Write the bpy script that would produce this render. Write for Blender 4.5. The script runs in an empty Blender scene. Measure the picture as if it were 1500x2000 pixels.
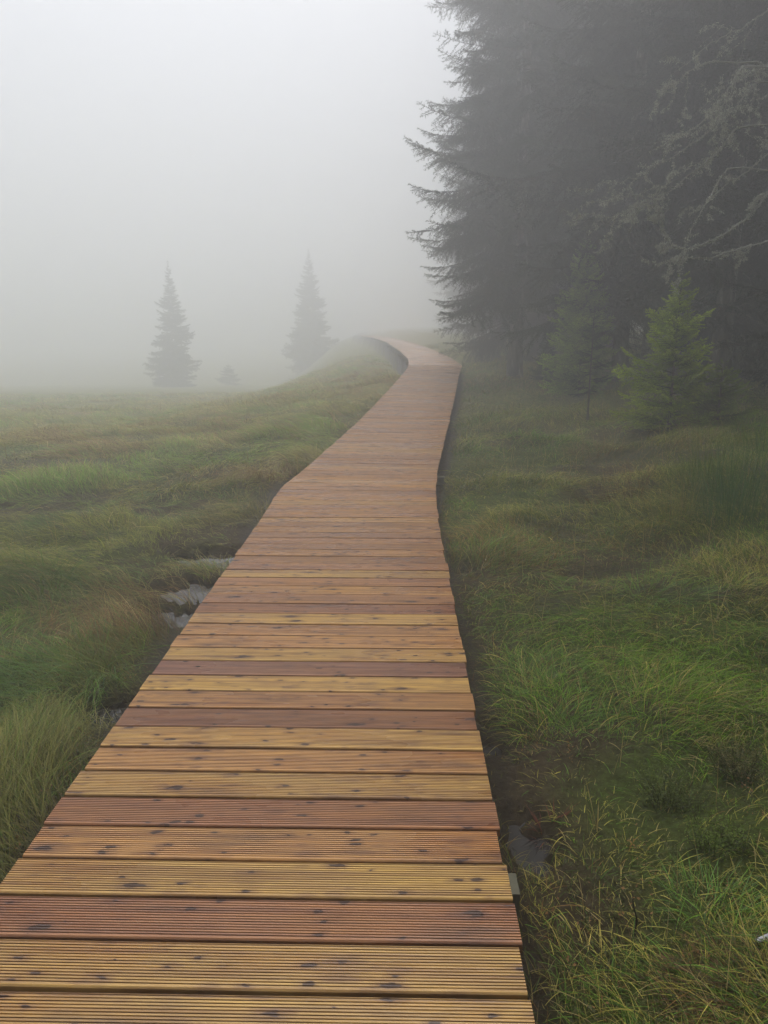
import bpy, math
import numpy as np
R = math.radians
sc = bpy.context.scene

# ------------------------------------------------------------------ camera, sky, sun, exposure
F_PX, PITCH, CAM_Z = 1502.0, R(13.7), 1.5
cd = bpy.data.cameras.new('camera'); cam = bpy.data.objects.new('camera', cd)
sc.collection.objects.link(cam); sc.camera = cam
cd.sensor_fit = 'HORIZONTAL'; cd.sensor_width = 36.0; cd.lens = 36.0 * F_PX / 1500.0
cd.clip_start = 0.05; cd.clip_end = 2000
cam.location = (0, 0, CAM_Z); cam.rotation_euler = (R(90) - PITCH, 0, 0)
sc.render.resolution_x, sc.render.resolution_y = 768, 1024

SUN_EL, SUN_AZ = R(68), R(4)          # azimuth measured from +Y towards +X
w = bpy.data.worlds.new('World'); sc.world = w; w.use_nodes = True
nt = w.node_tree; nt.nodes.clear()
out = nt.nodes.new('ShaderNodeOutputWorld'); bg = nt.nodes.new('ShaderNodeBackground')
sky = nt.nodes.new('ShaderNodeTexSky'); sky.sky_type = 'NISHITA'; sky.sun_disc = False
sky.sun_elevation = SUN_EL; sky.sun_rotation = SUN_AZ
sky.air_density = 1.0; sky.dust_density = 6.0; sky.ozone_density = 1.0
hs = nt.nodes.new('ShaderNodeHueSaturation'); hs.inputs['Saturation'].default_value = 0.42
nt.links.new(sky.outputs[0], hs.inputs['Color']); nt.links.new(hs.outputs[0], bg.inputs['Color'])
bg.inputs['Strength'].default_value = 0.11
nt.links.new(bg.outputs[0], out.inputs['Surface'])

sl = bpy.data.lights.new('sun', 'SUN'); sun = bpy.data.objects.new('sun', sl); sc.collection.objects.link(sun)
sl.energy = .6; sl.angle = R(28); sl.color = (1.0, 0.96, 0.9)
sun.rotation_euler = (R(90) - SUN_EL, 0, math.pi - SUN_AZ)

sc.view_settings.view_transform = 'Standard'; sc.view_settings.look = 'None'
sc.view_settings.gamma = 1.0; sc.view_settings.exposure = 0.70
cy = sc.cycles
cy.max_bounces = 7; cy.diffuse_bounces = 3; cy.glossy_bounces = 2; cy.transmission_bounces = 3
cy.volume_bounces = 3; cy.transparent_max_bounces = 4
cy.use_denoising = True; cy.caustics_reflective = False; cy.caustics_refractive = False
cy.sample_clamp_indirect = 6

# ------------------------------------------------------------------ helpers
def vnoise(x, y, seed):
    xi = np.floor(x).astype(np.int64); yi = np.floor(y).astype(np.int64)
    fx = x - xi; fy = y - yi; fx = fx*fx*(3-2*fx); fy = fy*fy*(3-2*fy)
    def h(a, b):
        n = (a*374761393 + b*668265263 + seed*974634777) & 0xffffffff
        n = ((n ^ (n >> 13)) * 1274126177) & 0xffffffff
        n = ((n ^ (n >> 16)) * 2246822519) & 0xffffffff
        return (n & 0xffffff) / float(0xffffff)
    return (h(xi, yi)*(1-fx) + h(xi+1, yi)*fx)*(1-fy) + (h(xi, yi+1)*(1-fx) + h(xi+1, yi+1)*fx)*fy
def fbm(x, y, seed, octs=3):
    s = 0; a = 0.5; t = 0
    for o in range(octs):
        s = s + a*vnoise(x*2**o + 17.3*o, y*2**o - 9.1*o, seed+o); t += a; a *= 0.5
    return s/t
def sstep(a, b, x):
    t = np.clip((x-a)/(b-a), 0, 1); return t*t*(3-2*t)
def ray(px, py):
    u, v = (px-750)/F_PX, (py-1000)/F_PX
    return np.array([u, math.cos(PITCH) - v*math.sin(PITCH), -math.sin(PITCH) - v*math.cos(PITCH)])
def at_z(px, py, z):
    d = ray(px, py); t = (z-CAM_Z)/d[2]; return d*t + np.array([0, 0, CAM_Z])
def at_y(px, py, y):
    d = ray(px, py); return d*(y/d[1]) + np.array([0, 0, CAM_Z])

def tag(o, label=None, cat=None, group=None, kind=None):
    if label: o['label'] = label
    if cat: o['category'] = cat
    if group: o['group'] = group
    if kind: o['kind'] = kind
    return o
def link(name, data, parent=None):
    o = bpy.data.objects.new(name, data); sc.collection.objects.link(o)
    if parent is not None: o.parent = parent
    return o
def empty(name, loc, rz=0):
    o = link(name, None); o.location = loc; o.rotation_euler = (0, 0, rz); o.empty_display_size = 0.2; return o
def mesh_np(name, verts, faces, mat, attrs=None, smooth=False):
    """faces: list of int arrays (n,k) with k = 3 or 4; attrs: {name: (n,4) colour}"""
    me = bpy.data.meshes.new(name)
    verts = np.asarray(verts, dtype=np.float32)
    me.vertices.add(len(verts)); me.vertices.foreach_set('co', verts.ravel())
    loops = np.concatenate([f.ravel() for f in faces]).astype(np.int32)
    sizes = np.concatenate([np.full(len(f), f.shape[1], dtype=np.int32) for f in faces])
    starts = np.concatenate([[0], np.cumsum(sizes)[:-1]]).astype(np.int32)
    me.loops.add(len(loops)); me.loops.foreach_set('vertex_index', loops)
    me.polygons.add(len(sizes)); me.polygons.foreach_set('loop_start', starts)
    try: me.polygons.foreach_set('loop_total', sizes)
    except Exception: pass
    me.update(calc_edges=True)
    for k, a in (attrs or {}).items():
        at = me.attributes.new(k, 'FLOAT_COLOR', 'POINT'); at.data.foreach_set('color', np.asarray(a, dtype=np.float32).ravel())
    me.polygons.foreach_set('use_smooth', np.full(len(sizes), smooth, dtype=bool))
    me.materials.append(mat)
    return me

def new_mat(name):
    m = bpy.data.materials.new(name); m.use_nodes = True
    t = m.node_tree; b = t.nodes['Principled BSDF']; return m, t, b
def N(t, typ, **kw):
    n = t.nodes.new(typ)
    for k, v in kw.items(): setattr(n, k, v)
    return n
def mathn(t, op, a, b=None, c=None):
    n = t.nodes.new('ShaderNodeMath'); n.operation = op
    for i, v in enumerate((a, b, c)):
        if v is None: continue
        if isinstance(v, (int, float)): n.inputs[i].default_value = v
        else: t.links.new(v, n.inputs[i])
    return n.outputs[0]
def mixc(t, fac, a, b, mode='MIX'):
    n = t.nodes.new('ShaderNodeMix'); n.data_type = 'RGBA'; n.blend_type = mode
    for i, v in ((0, fac), (6, a), (7, b)):
        if isinstance(v, (int, float)): n.inputs[i].default_value = v
        elif isinstance(v, tuple): n.inputs[i].default_value = v if len(v) == 4 else (*v, 1)
        else: t.links.new(v, n.inputs[i])
    return n.outputs[2]
def ramp(t, fac, stops):
    n = t.nodes.new('ShaderNodeValToRGB'); e = n.color_ramp.elements
    while len(e) < len(stops): e.new(0.5)
    for i, (p, c) in enumerate(stops):
        e[i].position = p; e[i].color = (*c, 1) if len(c) == 3 else c
    t.links.new(fac, n.inputs[0]); return n.outputs[0]

# ------------------------------------------------------------------ materials
def leaf_mat(name, transl=0.3, rough=0.5, spec=0.35):
    m, t, b = new_mat(name)
    a = N(t, 'ShaderNodeAttribute', attribute_name='tint')
    t.links.new(a.outputs['Color'], b.inputs['Base Color'])
    b.inputs['Roughness'].default_value = rough; b.inputs['Specular IOR Level'].default_value = spec
    tr = N(t, 'ShaderNodeBsdfTranslucent'); mx = N(t, 'ShaderNodeMixShader'); mx.inputs[0].default_value = transl
    t.links.new(a.outputs['Color'], tr.inputs['Color'])
    t.links.new(b.outputs[0], mx.inputs[1]); t.links.new(tr.outputs[0], mx.inputs[2])
    t.links.new(mx.outputs[0], t.nodes['Material Output'].inputs['Surface'])
    return m
M_GRASS = leaf_mat('grass_blades', 0.3, 0.5, 0.14)
M_NEEDLE = leaf_mat('spruce_needles', 0.10, 0.6, 0.10)
M_YOUNG = leaf_mat('young_spruce_needles', 0.45, 0.5, 0.12)
M_LICHEN = leaf_mat('lichen_and_dead_twigs', 0.1, 0.9, 0.1)

def bark_mat():
    m, t, b = new_mat('spruce_bark')
    tc = N(t, 'ShaderNodeTexCoord'); mp = N(t, 'ShaderNodeMapping'); mp.inputs['Scale'].default_value = (1, 1, 0.3)
    t.links.new(tc.outputs['Object'], mp.inputs[0])
    n = N(t, 'ShaderNodeTexNoise'); n.inputs['Scale'].default_value = 14; n.inputs['Detail'].default_value = 6
    t.links.new(mp.outputs[0], n.inputs['Vector'])
    c = ramp(t, n.outputs[0], [(0.3, (0.03, 0.024, 0.02)), (0.6, (0.12, 0.10, 0.085)), (0.75, (0.26, 0.26, 0.23))])
    t.links.new(c, b.inputs['Base Color']); b.inputs['Roughness'].default_value = 0.9
    bp = N(t, 'ShaderNodeBump'); bp.inputs['Strength'].default_value = 0.6; bp.inputs['Distance'].default_value = 0.03
    t.links.new(n.outputs[0], bp.inputs['Height']); t.links.new(bp.outputs[0], b.inputs['Normal'])
    return m
M_BARK = bark_mat()

def deck_mat():
    """pc = (along plank m, across plank m, plank id, groove dirt); tone = plank colour"""
    m, t, b = new_mat('wet_larch_decking')
    pc = N(t, 'ShaderNodeAttribute', attribute_name='pc'); tone = N(t, 'ShaderNodeAttribute', attribute_name='tone')
    sp = N(t, 'ShaderNodeSeparateColor'); t.links.new(pc.outputs['Color'], sp.inputs[0])
    u, v, pid, gr = sp.outputs[0], sp.outputs[1], sp.outputs[2], pc.outputs['Alpha']
    def vec(su, sv, si):
        c = N(t, 'ShaderNodeCombineXYZ')
        t.links.new(mathn(t, 'MULTIPLY', u, su), c.inputs[0]); t.links.new(mathn(t, 'MULTIPLY', v, sv), c.inputs[1])
        t.links.new(mathn(t, 'MULTIPLY', pid, si), c.inputs[2]); return c.outputs[0]
    def noise(vv, sc_, det=4, rough=0.55, dist=0.0):
        n = N(t, 'ShaderNodeTexNoise'); n.inputs['Scale'].default_value = sc_; n.inputs['Detail'].default_value = det
        n.inputs['Roughness'].default_value = rough; n.inputs['Distortion'].default_value = dist
        t.links.new(vv, n.inputs['Vector']); return n.outputs[0]
    grain = noise(vec(1.1, 46, 37.3), 1.0, 5, 0.6, 0.5)
    fine = noise(vec(7, 230, 11.7), 1.0, 3)
    blot = noise(vec(1.6, 5, 91.1), 1.0, 3)
    stain = noise(vec(2.4, 12, 53.7), 1.0, 5, 0.6)
    # knots: scattered elongated cells, only some of them switched on
    wob = noise(vec(14, 40, 5.3), 1.0, 2)
    def knots(su, sv, si, r, thr):
        base = vec(su, sv, si)
        add = N(t, 'ShaderNodeVectorMath', operation='ADD'); t.links.new(base, add.inputs[0])
        cw = N(t, 'ShaderNodeCombineXYZ'); t.links.new(mathn(t, 'MULTIPLY', wob, 0.7), cw.inputs[0]); t.links.new(mathn(t, 'MULTIPLY', wob, 0.6), cw.inputs[1])
        t.links.new(cw.outputs[0], add.inputs[1])
        vo = N(t, 'ShaderNodeTexVoronoi'); vo.inputs['Scale'].default_value = 1.0; vo.inputs['Randomness'].default_value = 1.0
        t.links.new(add.outputs[0], vo.inputs['Vector'])
        scn = N(t, 'ShaderNodeSeparateColor'); t.links.new(vo.outputs['Color'], scn.inputs[0])
        on = mathn(t, 'GREATER_THAN', scn.outputs[0], thr)
        rr = mathn(t, 'MULTIPLY', mathn(t, 'ADD', scn.outputs[1], 0.35), r)
        q = mathn(t, 'DIVIDE', vo.outputs['Distance'], rr)
        core = N(t, 'ShaderNodeMapRange'); core.interpolation_type = 'SMOOTHSTEP'
        core.inputs['From Min'].default_value = 1.0; core.inputs['From Max'].default_value = 0.7
        t.links.new(q, core.inputs['Value'])
        halo = N(t, 'ShaderNodeMapRange'); halo.interpolation_type = 'SMOOTHSTEP'
        halo.inputs['From Min'].default_value = 2.6; halo.inputs['From Max'].default_value = 0.6
        t.links.new(q, halo.inputs['Value'])
        return mathn(t, 'MULTIPLY', core.outputs[0], on), mathn(t, 'MULTIPLY', halo.outputs[0], on)
    k1, h1 = knots(6.5, 17.0, 71.0, 0.18, 0.32)
    k2, h2 = knots(14.0, 34.0, 29.0, 0.22, 0.58)
    core = mathn(t, 'MAXIMUM', k1, k2); halo = mathn(t, 'MAXIMUM', h1, mathn(t, 'MULTIPLY', h2, 0.7))
    c = tone.outputs['Color']
    c = mixc(t, 1.0, c, ramp(t, grain, [(0.28, (0.52, 0.40, 0.36)), (0.5, (1, 1, 1)), (0.72, (1.28, 1.28, 1.1))]), 'MULTIPLY')
    c = mixc(t, 0.7, c, ramp(t, fine, [(0.3, (0.72, 0.66, 0.62)), (0.6, (1.12, 1.12, 1.1))]), 'MULTIPLY')
    c = mixc(t, 0.8, c, ramp(t, blot, [(0.3, (0.8, 0.66, 0.66)), (0.55, (1.0, 1.0, 1.0)), (0.75, (1.14, 1.17, 1.02))]), 'MULTIPLY')
    st = ramp(t, stain, [(0.55, (0, 0, 0)), (0.74, (0.75, 0.75, 0.75))])
    c = mixc(t, st, c, (.10, .048, .03))
    c = mixc(t, mathn(t, 'MULTIPLY', halo, 0.6), c, (0.12, 0.05, 0.032))
    c = mixc(t, mathn(t, 'MULTIPLY', core, 0.9), c, (.036, .014, .009))
    gv = noise(vec(2.2, 95, 23.1), 1.0, 2)
    gv = ramp(t, gv, [(0.32, (.25, .25, .25)), (0.62, (1, 1, 1))])
    c = mixc(t, mathn(t, 'MULTIPLY', mathn(t, 'MULTIPLY', gr, gv), 0.9), c, (0.05, 0.022, 0.010))
    t.links.new(c, b.inputs['Base Color'])
    rgh = N(t, 'ShaderNodeMapRange'); rgh.inputs['From Min'].default_value = .35; rgh.inputs['From Max'].default_value = .65; rgh.inputs['To Min'].default_value = 0.18; rgh.inputs['To Max'].default_value = 0.5
    t.links.new(blot, rgh.inputs['Value']); t.links.new(rgh.outputs[0], b.inputs['Roughness'])
    b.inputs['Specular IOR Level'].default_value = 0.45
    bp = N(t, 'ShaderNodeBump'); bp.inputs['Strength'].default_value = 0.5; bp.inputs['Distance'].default_value = 0.002
    t.links.new(mathn(t, 'ADD', grain, mathn(t, 'MULTIPLY', fine, 0.6)), bp.inputs['Height']); t.links.new(bp.outputs[0], b.inputs['Normal'])
    return m
M_DECK = deck_mat()
def dark_wood():
    m, t, b = new_mat('dark_wet_support_timber')
    tc = N(t, 'ShaderNodeTexCoord'); n = N(t, 'ShaderNodeTexNoise'); n.inputs['Scale'].default_value = 9; n.inputs['Detail'].default_value = 6
    t.links.new(tc.outputs['Object'], n.inputs['Vector'])
    t.links.new(ramp(t, n.outputs[0], [(0.3, (0.035, 0.03, 0.02)), (0.7, (0.13, 0.13, 0.08))]), b.inputs['Base Color'])
    b.inputs['Roughness'].default_value = 0.7
    return m
M_BEAM = dark_wood()
def ground_mat():
    m, t, b = new_mat('bog_ground')
    a = N(t, 'ShaderNodeAttribute', attribute_name='tint')
    tc = N(t, 'ShaderNodeTexCoord')
    n = N(t, 'ShaderNodeTexNoise'); n.inputs['Scale'].default_value = 28; n.inputs['Detail'].default_value = 8; n.inputs['Roughness'].default_value = 0.7
    t.links.new(tc.outputs['Object'], n.inputs['Vector'])
    c = mixc(t, 1.0, a.outputs['Color'], ramp(t, n.outputs[0], [(0.3, (0.45, 0.42, 0.4)), (0.65, (1.5, 1.5, 1.3))]), 'MULTIPLY')
    t.links.new(c, b.inputs['Base Color'])
    rg = N(t, 'ShaderNodeMapRange'); rg.inputs['To Min'].default_value = 0.9; rg.inputs['To Max'].default_value = 0.5
    t.links.new(a.outputs['Alpha'], rg.inputs['Value']); t.links.new(rg.outputs[0], b.inputs['Roughness'])
    b.inputs['Specular IOR Level'].default_value = 0.12
    bp = N(t, 'ShaderNodeBump'); bp.inputs['Strength'].default_value = 0.8; bp.inputs['Distance'].default_value = 0.03
    t.links.new(n.outputs[0], bp.inputs['Height']); t.links.new(bp.outputs[0], b.inputs['Normal'])
    return m
M_GROUND = ground_mat()
def water_mat():
    m, t, b = new_mat('bog_water')
    b.inputs['Base Color'].default_value = (0.012, 0.010, 0.008, 1); b.inputs['Roughness'].default_value = 0.06
    b.inputs['IOR'].default_value = 1.33; b.inputs['Specular IOR Level'].default_value = 0.8
    tc = N(t, 'ShaderNodeTexCoord'); n = N(t, 'ShaderNodeTexNoise'); n.inputs['Scale'].default_value = 9; n.inputs['Detail'].default_value = 3
    t.links.new(tc.outputs['Object'], n.inputs['Vector'])
    bp = N(t, 'ShaderNodeBump'); bp.inputs['Strength'].default_value = 0.1; bp.inputs['Distance'].default_value = 0.004
    t.links.new(n.outputs[0], bp.inputs['Height']); t.links.new(bp.outputs[0], b.inputs['Normal'])
    return m
M_WATER = water_mat()

# ------------------------------------------------------------------ the line of the boardwalk
KY = np.array([-2.5, 7.06, 12.0, 16.5, 21.7, 25.0, 31.0, 45.0, 60.0, 90.0])
KX = np.array([-.445, -.25, .317, .833, 1.43, 1.45, 1.32, .85, -.05, -3.0])
KZ = np.array([0, 0, .04, .18, .40, .46, .50, .53, .52, .45])
HALF = 0.70
def cx(y): return np.interp(y, KY, KX)
def dz(y): return np.interp(y, KY, KZ)

PUD = [(at_z(425, 1095, -.3), .34, .22, .22), (at_z(395, 1155, -.3), .24, .2, .22), (at_z(345, 1208, -.3), .30, .14, .22),
       (at_z(215, 1398, -.3), .18, .12, .18), (at_z(1035, 1650, -.3), .10, .16, .075), (at_z(955, 1460, -.3), .06, .14, .07),
       (at_z(910, 1120, -.3), .07, .2, .07)]
WATER_Z = -0.315
def height(x, y, detail=True):
    x = np.asarray(x, float); y = np.asarray(y, float)
    c = cx(y); d = dz(y); tl = c-HALF-x; tr = x-(c+HALF)
    side = np.maximum(tl, tr)
    lw = 3-1.6*sstep(18, 26, y)
    left = (d-.20-.62*sstep(17, 32, y))*(1-sstep(0, 1, tl/lw)) + (-.27 + np.minimum(d, .6)*0.1)*sstep(0, 1, tl/lw)
    left = left - .060*np.clip(y-9, 0, 70)*sstep(.5, 8, tl)
    right = d-.23 + .50*sstep(.4, 4.5, tr) + .25*sstep(4, 10, tr)
    h = np.where(x < c, left, right)
    h = np.where(side < 0, d-.27, h)
    amp = sstep(0.0, 1.0, side)
    hm = fbm(x*1.1, y*1.1, 3, 2)-.5
    hm2 = fbm(x*3.1+40, y*3.1, 8, 2)-.5
    h = h + amp*(hm*np.where(x < c, .13, .24) + hm2*np.where(x < c, .07, .09)) + (fbm(x*9, y*9, 5, 2)-.5)*.03*(0.4+.6*amp)
    ditch = np.exp(-((side-.14)/.16)**2)*(side > 0)
    h = h - ditch*.035
    h = np.where((y < 10.5) & (side > .05), np.maximum(h, WATER_Z+.02), h)
    for p, rx, ry, dp in PUD[:4]:
        h = h + (WATER_Z+.035-h)*np.exp(-(((x-p[0])/.5)**2 + ((y-p[1])/.45)**2))*.9
    for p, rx, ry, dp in PUD:
        q = ((x-p[0])/rx)**2 + ((y-p[1])/ry)**2
        q = q + (fbm(x*15, y*15, 21, 3)-.5)*4
        h = h - dp*np.exp(-np.clip(q, 0, 30)**1.5)
    return h
def onground(px, py):
    """point where the ray of a photo pixel meets the terrain"""
    d = ray(px, py); t = 0.8
    for i in range(4000):
        p = d*t + np.array([0, 0, CAM_Z])
        if p[2] < float(height(p[0], p[1])): break
        t += 0.01 + t*.002
    return p
def mudness(x, y):
    c = cx(y); side = np.maximum(c-HALF-x, x-(c+HALF))
    wid = np.where(x < c, .10 + .20*np.exp(-((y-4.6)/1.8)**2) + .25*np.exp(-((y-7.7)/.9)**2), .10+.07*np.exp(-((y-3)/3)**2))
    wid = wid*(0.5+fbm(x*1.7, y*1.7, 33, 2))
    m = 1-sstep(wid*.6, wid*1.25, side)
    for p, rx, ry, dp in PUD:
        q = ((x-p[0])/rx)**2 + ((y-p[1])/ry)**2 + (fbm(x*15, y*15, 21, 3)-.5)*4
        m = np.maximum(m, np.exp(-np.clip(q*.8, 0, 30)**1.5))
    pt = onground_cache
    for (a, b_, r) in pt:
        m = np.maximum(m, .8*np.exp(-(((x-a)/r)**2 + ((y-b_)/r)**2)))
    return m
onground_cache = []
for px, py, r in ((1060, 1040, .3), (1080, 1180, .2), (1190, 905, .5)):
    p = onground(px, py); onground_cache.append((p[0], p[1], r))

# ground: one sheet, fine near the boardwalk and coarse towards the horizon
def axis(fine0, fine1, step, far, g=1.12):
    a = list(np.arange(fine0, fine1, step)); s = step
    while a[-1] < far: s *= g; a.append(a[-1]+s)
    s = step; lo = [a[0]]
    while lo[-1] > -far: s *= g; lo.append(lo[-1]-s)
    return np.array(lo[::-1][:-1] + a)
gx = axis(-4.5, 5.5, .035, 200); gy = axis(0.5, 11, .035, 200)
X, Y = np.meshgrid(gx, gy); Z = height(X, Y)
nx, ny = len(gx), len(gy); idx = np.arange(nx*ny).reshape(ny, nx)
fq = np.stack([idx[:-1, :-1], idx[:-1, 1:], idx[1:, 1:], idx[1:, :-1]], -1).reshape(-1, 4)
md = mudness(X, Y).ravel()
n1 = fbm(X*.8, Y*.8, 12, 3).ravel()[:, None]
soil = np.array([.045, .035, .022]); moss = np.array([.042, .056, .013]); mud = np.array([.022, .017, .012])
col = soil*(1-sstep(.4, .6, n1)) + moss*sstep(.4, .6, n1)
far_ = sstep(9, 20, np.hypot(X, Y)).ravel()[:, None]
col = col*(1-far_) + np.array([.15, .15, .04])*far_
col = col*(1-md[:, None]) + mud*md[:, None]
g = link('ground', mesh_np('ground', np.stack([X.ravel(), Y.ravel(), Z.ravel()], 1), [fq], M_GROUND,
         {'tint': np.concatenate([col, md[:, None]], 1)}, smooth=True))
tag(g, kind='structure')
xs = np.array([-4.0, 4.5]); ys = np.array([-1.0, 10.5])
wv = np.array([[xs[0], ys[0], WATER_Z], [xs[1], ys[0], WATER_Z], [xs[1], ys[1], WATER_Z], [xs[0], ys[1], WATER_Z]])
tag(link('water', mesh_np('water', wv, [np.array([[0, 1, 2, 3]])], M_WATER)), kind='structure')

# ------------------------------------------------------------------ boardwalk
rng = np.random.default_rng(5)
def edge_pts(y):
    """left and right ends of the cross line of the boardwalk at centre y"""
    e = .6; t = np.array([cx(y+e)-cx(y-e), 2*e]); t = t/np.linalg.norm(t); n = np.array([t[1], -t[0]])
    hw = HALF * (1 + .04*math.exp(-((y-7.0)/.8)**2) + .06*math.exp(-((y-21.7)/1.)**2))
    c = np.array([cx(y), y])
    return c - n*hw, c + n*hw
YEL, TAN, RED, BRN, PUR = (.47, .285, .080), (.43, .225, .072), (.27, .120, .048), (.36, .175, .065), (.26, .125, .070)
first = [YEL, YEL, RED, YEL, TAN, RED, YEL, TAN, YEL, RED, TAN, YEL, PUR, YEL, TAN, TAN, YEL, RED, BRN, TAN, BRN, YEL, BRN]
root = empty('boardwalk', (0, 2.0, 0))
tag(root, 'long wet reddish brown plank boardwalk bending away into the fog', 'boardwalk')
PITCHK = 0.15
def build_deck(y0, y1, k0, near):
    V, Q, PC, TN = [], [], [], []
    nv = 0; k = k0; y = y0
    while y < y1-1e-6:
        ya, yb = y+.0042+rng.uniform(0, .0025), y+PITCHK-.0042-rng.uniform(0, .0025)
        La, Ra = edge_pts(ya); Lb, Rb = edge_pts(yb)
        jl, jr = rng.uniform(-.004, .006), rng.uniform(-.006, .008)
        zoff = rng.uniform(-.002, .002); tilt = rng.uniform(-.0015, .0015)
        if near:                                  # grooved cross-section
            ng = 14; wv_ = .144; prof = [(0, -.028), (.0, -.004), (.004, 0)]
            p = (wv_-.012)/ng
            for i in range(ng):
                s = .006 + i*p
                prof += [(s, 0), (s+p*.56, 0), (s+p*.66, -.0024), (s+p*.92, -.0024)]
            prof += [(wv_-.005, 0), (wv_-.004, 0), (wv_, -.004), (wv_, -.028)]
            prof = np.array(prof); dirt = (prof[:, 1] < -.002).astype(float)*(prof[:, 1] > -.0039)
            dirt[(prof[:, 1] <= -.0039)] = .75
            nu = 5
        else:
            wv_ = .144; prof = np.array([(0, -.028), (0, -.003), (.004, 0), (.14, 0), (.144, -.003), (.144, -.028)])
            dirt = np.array([.8, .8, .1, .1, .8, .8]); nu = 2
        f = prof[:, 0]/wv_; m = len(prof)
        seed_id = rng.uniform(0, 1)
        if 0 <= k < len(first): tone = np.array(first[k])
        else:
            tone = np.array([TAN, YEL, BRN, RED, BRN, TAN, PUR][rng.integers(7)])
        if k >= len(first): tone = tone*.45+np.array([.42, .215, .068])*.55
        tone = tone*rng.uniform(.9, 1.1)
        bow = rng.uniform(-.002, .002)
        for iu in range(nu):
            s = iu/(nu-1)
            pl = La*(1-f[:, None]) + Lb*f[:, None]; pr = Ra*(1-f[:, None]) + Rb*f[:, None]
            dirn = (pr-pl)/np.linalg.norm(pr-pl, axis=1)[:, None]
            pt = (pl-dirn*jl)*(1-s) + (pr+dirn*jr)*s
            yy = ya*(1-f)+yb*f
            zc = float(dz((ya+yb)/2)) + (dz(yb)-dz(ya))*(f-.5)
            V.append(np.column_stack([pt, zc + prof[:, 1] + zoff + tilt*(s-.5)*2 + bow*math.sin(math.pi*s)]))
            PC.append(np.column_stack([np.full(m, s*1.4), prof[:, 0], np.full(m, seed_id), dirt]))
            TN.append(np.tile(np.append(tone, 1), (m, 1)))
        for iu in range(nu-1):
            a = nv+iu*m+np.arange(m-1); Q.append(np.stack([a, a+m, a+m+1, a+1], -1))
        # end caps: quads fan across the profile
        for base, flip in ((nv, 0), (nv+(nu-1)*m, 1)):
            for i in range(0, m//2-1):
                q = [base+i, base+i+1, base+m-2-i, base+m-1-i]
                Q.append(np.array([q if not flip else q[::-1]]))
        nv += nu*m; y += PITCHK; k += 1
    me = mesh_np('decking', np.concatenate(V), [np.concatenate(Q)], M_DECK,
                 {'pc': np.concatenate(PC), 'tone': np.concatenate(TN)})
    return me, k, y
y_first = 1.4685-.15
ystart = y_first - 10*.15
spans = [(7.0, 'grooved straight first stretch of decking', True), (21.7, 'second stretch of decking angled slightly right', True), (76, 'far stretch of decking turning left into fog', False)]
kk, yy = -10, ystart
for yend, lab, near in spans:
    if yend == 21.7:
        pass
    me, kk, yy = build_deck(yy, yend, kk, near)
    o = link('decking', me, root); o.location = -root.location; o['label'] = lab
def box(V, Q, c0, c1, hw, z0, z1):
    """box between two xy points with half width, z pairs at each end"""
    c0 = np.array(c0, float); c1 = np.array(c1, float); d = c1-c0; d /= np.linalg.norm(d); n = np.array([d[1], -d[0]])*hw
    b = sum(len(v) for v in V)
    pts = [(*(c0-n), z0[0]), (*(c0+n), z0[0]), (*(c1+n), z1[0]), (*(c1-n), z1[0]), (*(c0-n), z0[1]), (*(c0+n), z0[1]), (*(c1+n), z1[1]), (*(c1-n), z1[1])]
    V.append(np.array(pts)); Q.append(np.array([[0, 3, 2, 1], [4, 5, 6, 7], [0, 1, 5, 4], [1, 2, 6, 5], [2, 3, 7, 6], [3, 0, 4, 7]])+b)
for off in (-.55, 0, .55):                          # long joists under the planks
    V, Q = [], []; ypts = [ystart, 7.0, 12, 16.5, 21.7, 25, 31, 45, 60, 75.8]
    for a, b_ in zip(ypts[:-1], ypts[1:]):
        def pt(y):
            L, Rr = edge_pts(y); return (L+Rr)/2 + (Rr-L)/np.linalg.norm(Rr-L)*off
        za, zb = float(dz(a)), float(dz(b_))
        box(V, Q, pt(a), pt(b_), .035, (za-.15, za-.0305), (zb-.15, zb-.0305))
    o = link('joist', mesh_np('joist', np.concatenate(V), [np.concatenate(Q)], M_BEAM), root); o.location = -root.location
yb_ = 2.02; i = 0
while yb_ < 44:                                      # cross bearers on short posts
    V, Q = [], []; L, Rr = edge_pts(yb_); n = (Rr-L)/np.linalg.norm(Rr-L); z = float(dz(yb_))
    box(V, Q, L-n*.03, Rr+n*(.06 if i in (0, 3) else -.04), .045, (z-.25, z-.152), (z-.25, z-.152))
    o = link('bearer', mesh_np('bearer', np.concatenate(V), [np.concatenate(Q)], M_BEAM), root); o.location = -root.location
    i += 1
    for s in (.12, .88):
        V, Q = [], []; c = L*(1-s)+Rr*s
        box(V, Q, c-n*.05, c+n*.05, .05, (z-1.3, z-.252), (z-1.3, z-.252))
        o = link('post', mesh_np('post', np.concatenate(V), [np.concatenate(Q)], M_BEAM), root); o.location = -root.location
    yb_ += 2.15

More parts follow.
